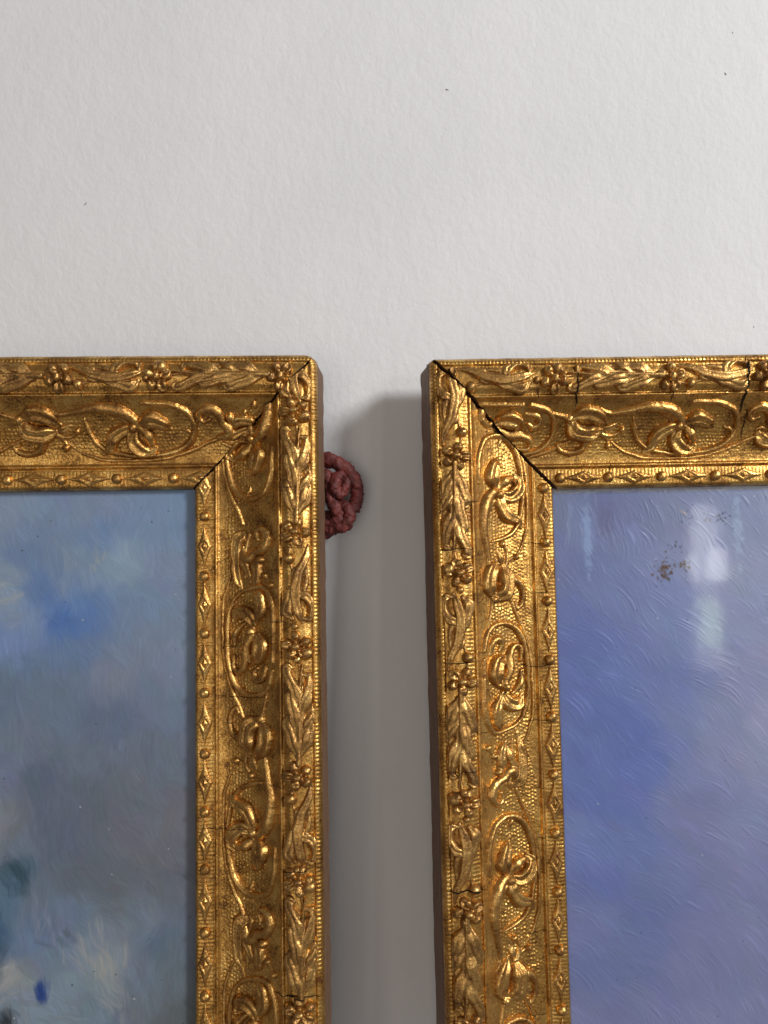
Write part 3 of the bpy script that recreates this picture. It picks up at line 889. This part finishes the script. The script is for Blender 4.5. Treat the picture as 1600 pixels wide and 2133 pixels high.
def post_left(rs, X_, Z_, col, H):
    g = 1.0
    for (px, py, rx, rz, rot, c, op) in [
            (10, 1900, 7, 20, 0, (40, 76, 104), .4)]:
        x, z = to_mm_left(px, py)
        splat(X_, Z_, col, x, z, rx, rz, rot, c, op, px * .37)
    for k in range(46):
        x = rs.uniform(X_.min(), X_.max()); z = rs.uniform(Z_.min(), Z_.max())
        splat_small(X_, Z_, col, x, z, rs.uniform(.25, .55), (52, 56, 62) if k % 4 else (190, 195, 200), .75)


def splat_small(X_, Z_, col, x, z, r_, c, op):
    res = X_[1, 0] - X_[0, 0]
    i = int((x - X_[0, 0]) / res); j = int((z - Z_[0, 0]) / res)
    n = int(r_ / res) + 3
    sl = (slice(max(0, i - n), i + n + 1), slice(max(0, j - n), j + n + 1))
    if X_[sl].size == 0:
        return
    d = np.sqrt((X_[sl] - x) ** 2 + (Z_[sl] - z) ** 2) / r_
    m_ = (sst(1.3, 0.6, d) * op)[..., None]
    col[sl] = col[sl] * (1 - m_) + srgb(c) * m_


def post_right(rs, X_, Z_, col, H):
    # streaks near the top and the pale bare strip under the rail
    for (px, py, rx, rz, rot, c, op) in [(1268, 1090, 5, 13, 0.05, (100, 98, 132), .4), (1228, 1110, 2.4, 22, 0.0, (150, 176, 215), .5), (1190, 1080, 2, 14, .05, (140, 155, 190), .3),
                                         (1545, 1120, 3, 22, 0, (165, 185, 215), .4)]:
        x, z = to_mm_right(px, py)
        splat(X_, Z_, col, x, z, rx, rz, rot, c, op, px * .37)
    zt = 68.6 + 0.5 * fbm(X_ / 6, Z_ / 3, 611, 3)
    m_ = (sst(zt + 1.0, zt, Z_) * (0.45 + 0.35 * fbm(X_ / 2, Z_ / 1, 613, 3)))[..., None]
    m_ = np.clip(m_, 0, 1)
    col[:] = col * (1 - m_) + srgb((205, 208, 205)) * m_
    # foxing stain and specks
    for (px, py, n, sp, c) in [(1392, 1188, 60, 4.2, (92, 66, 44)), (1384, 1205, 22, 3.6, (84, 64, 46)), (1428, 1185, 24, 3.2, (86, 74, 58)), (1415, 1150, 12, 4, (70, 70, 80)),
                               (1440, 1078, 10, 3, (70, 90, 125)), (1515, 1087, 16, 4, (52, 70, 105)), (1430, 1072, 5, 1.4, (190, 160, 90)), (1480, 1080, 10, 4, (90, 90, 100))]:
        x, z = to_mm_right(px, py)
        for k in range(n):
            splat_small(X_, Z_, col, x + rs.randn() * sp * .62, z + rs.randn() * sp * .62, rs.uniform(.25, 1.0), c, rs.uniform(.35, .85))
    for k in range(60):
        splat_small(X_, Z_, col, rs.uniform(67, X_.max()), rs.uniform(70, Z_.max()), rs.uniform(.25, .5), (56, 62, 82) if k % 5 else (190, 196, 210), .6)


M_pl = paint_mat('oil_paint_dull', 0.55, 0.08, 0.3, 0.15, 0.3)
M_pr = paint_mat('oil_paint_glossy', 0.32, 0.55, 0.065, 0.12, 0.4)
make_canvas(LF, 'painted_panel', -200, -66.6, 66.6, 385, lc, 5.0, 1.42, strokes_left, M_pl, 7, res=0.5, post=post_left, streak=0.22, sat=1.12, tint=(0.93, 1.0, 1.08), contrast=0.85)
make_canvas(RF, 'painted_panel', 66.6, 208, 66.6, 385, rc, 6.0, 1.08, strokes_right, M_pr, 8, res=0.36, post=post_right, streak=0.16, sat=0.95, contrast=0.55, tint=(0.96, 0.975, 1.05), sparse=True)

# ------------------------------------------------------------------ red knotted cord on the wall behind the left frame
knot = bpy.data.objects.new('knotted_cord', None)
S.collection.objects.link(knot)
KX, KZ = (705 - 800) / 1603 * 0.432, (1066.5 - 1035) / 1603 * 0.432
knot.location = (KX, 0.002, KZ)
tag(knot, 'dark red knotted cord poking out from behind the left frame', 'cord')


def kp(pts):
    out = []
    for (x, y, d) in pts:
        px = 640 + x / 8.2; py = 900 + y / 8.2
        out.append(((px - 800) / 1603 * 0.432 - KX, -d * MM, (1066.5 - py) / 1603 * 0.432 - KZ))
    return out


def tube_obj(name, pts, rads, parent, mat, seed, seg=22):
    P = np.array(kp(pts)) / MM
    Rr = 1.52 * np.interp(np.linspace(0, 1, len(P)), np.linspace(0, 1, len(rads)), rads)
    Q = np.vstack([2 * P[0] - P[1], P, 2 * P[-1] - P[-2]]); path = []; rr = []
    for i in range(1, len(Q) - 2):
        for t in np.linspace(0, 1, 12, endpoint=False):
            a, b_, c, d = Q[i - 1:i + 3]
            path.append(0.5 * (2 * b_ + (c - a) * t + (2 * a - 5 * b_ + 4 * c - d) * t * t + (3 * b_ - a - 3 * c + d) * t ** 3))
            rr.append(Rr[i - 1] * (1 - t) + Rr[i] * t)
    path.append(P[-1]); rr.append(Rr[-1])
    path = np.array(path); T = np.gradient(path, axis=0); T /= np.linalg.norm(T, axis=1)[:, None]
    V = []; F = []; up = np.array([0, -1., 0])
    for i, (p, t, r_) in enumerate(zip(path, T, rr)):
        n1_ = np.cross(t, up); n1_ /= np.linalg.norm(n1_) + 1e-9
        n2_ = np.cross(n1_, t)
        for k in range(seg):
            a = k * math.tau / seg
            q = r_ * (1 + 0.06 * math.sin(2 * a + i * 0.35 + seed) + 0.045 * math.sin(7 * a + i * 0.9) + 0.20 * float(noise2(np.array(i / 3.), np.array(k * .9 + seed * 7.), 701)))
            V.append((p + q * (math.cos(a) * n1_ + math.sin(a) * n2_)) * MM)
    n = len(path)
    for i in range(n - 1):
        for k in range(seg):
            F.append((i * seg + k, i * seg + (k + 1) % seg, (i + 1) * seg + (k + 1) % seg, (i + 1) * seg + k))
    V.append(path[0] * MM); V.append(path[-1] * MM)
    for k in range(seg):
        F.append((n * seg, (k + 1) % seg, k)); F.append((n * seg + 1, (n - 1) * seg + k, (n - 1) * seg + (k + 1) % seg))
    return mesh_obj(name, V, F, mat, parent)


tube_obj('strand', [(150, 620, 0), (240, 500, 1), (420, 500, 2), (600, 590, 2), (740, 720, 1), (830, 880, 0), (850, 1050, -1), (830, 1210, -1), (780, 1340, 0)], [2.6, 2.7, 2.7, 2.5, 2.4, 2.4, 2.4, 2.2], knot, M_cord, 1)
tube_obj('strand', [(620, 700, 3), (530, 780, 4), (480, 900, 5), (500, 1030, 5), (560, 1070, 4), (640, 970, 3), (680, 850, 2), (640, 720, 1)], [1.9, 2.3, 2.4, 2.1, 1.9, 1.9, 1.8], knot, M_cord, 2)
tube_obj('strand', [(200, 780, 3), (320, 760, 4), (350, 850, 3), (360, 1000, 3), (420, 1170, 4), (500, 1330, 5), (530, 1450, 4), (460, 1560, 3), (300, 1540, 2)], [2.4, 2.5, 2.0, 1.9, 2.2, 2.4, 2.4, 2.2], knot, M_cord, 3)
tube_obj('strand', [(520, 1260, 2), (640, 1270, 3), (720, 1360, 4), (720, 1480, 4), (640, 1580, 4), (500, 1620, 3), (340, 1640, 2), (200, 1680, 1)], [1.7, 2.0, 2.4, 2.5, 2.4, 2.3], knot, M_cord, 4)
tube_obj('strand', [(190, 1420, 0), (330, 1450, 1), (420, 1560, 1), (360, 1690, 1), (240, 1760, 0)], [2.0, 2.3, 2.4, 2.1], knot, M_cord, 5)
rs = np.random.RandomState(3)
for (x, y, dx, dy) in [(480 + 360 * math.cos(t_) * f_, 1080 + 600 * math.sin(t_) * f_, 75 * math.cos(t_) + 45 * math.sin(q_), 75 * math.sin(t_) + 45 * math.cos(q_)) for t_, f_, q_ in zip(np.linspace(-1.6, 1.5, 22), 0.88 + 0.12 * rs.rand(22), rs.rand(22) * 6)] + [(700, 610, 90, -30), (720, 640, 70, 20), (800, 740, 70, -40), (820, 760, 60, 30), (500, 440, 60, -30), (860, 1080, 55, 10), (800, 1400, 40, 50), (440, 430, 20, -40), (650, 560, 60, -50)]:
    tube_obj('frayed_fibre', [(x, y, 1), (x + dx * .5, y + dy * .3 + 8, 1.5), (x + dx, y + dy, 1.2)], [.45, .3, .12], knot, M_cord, 6, 6)
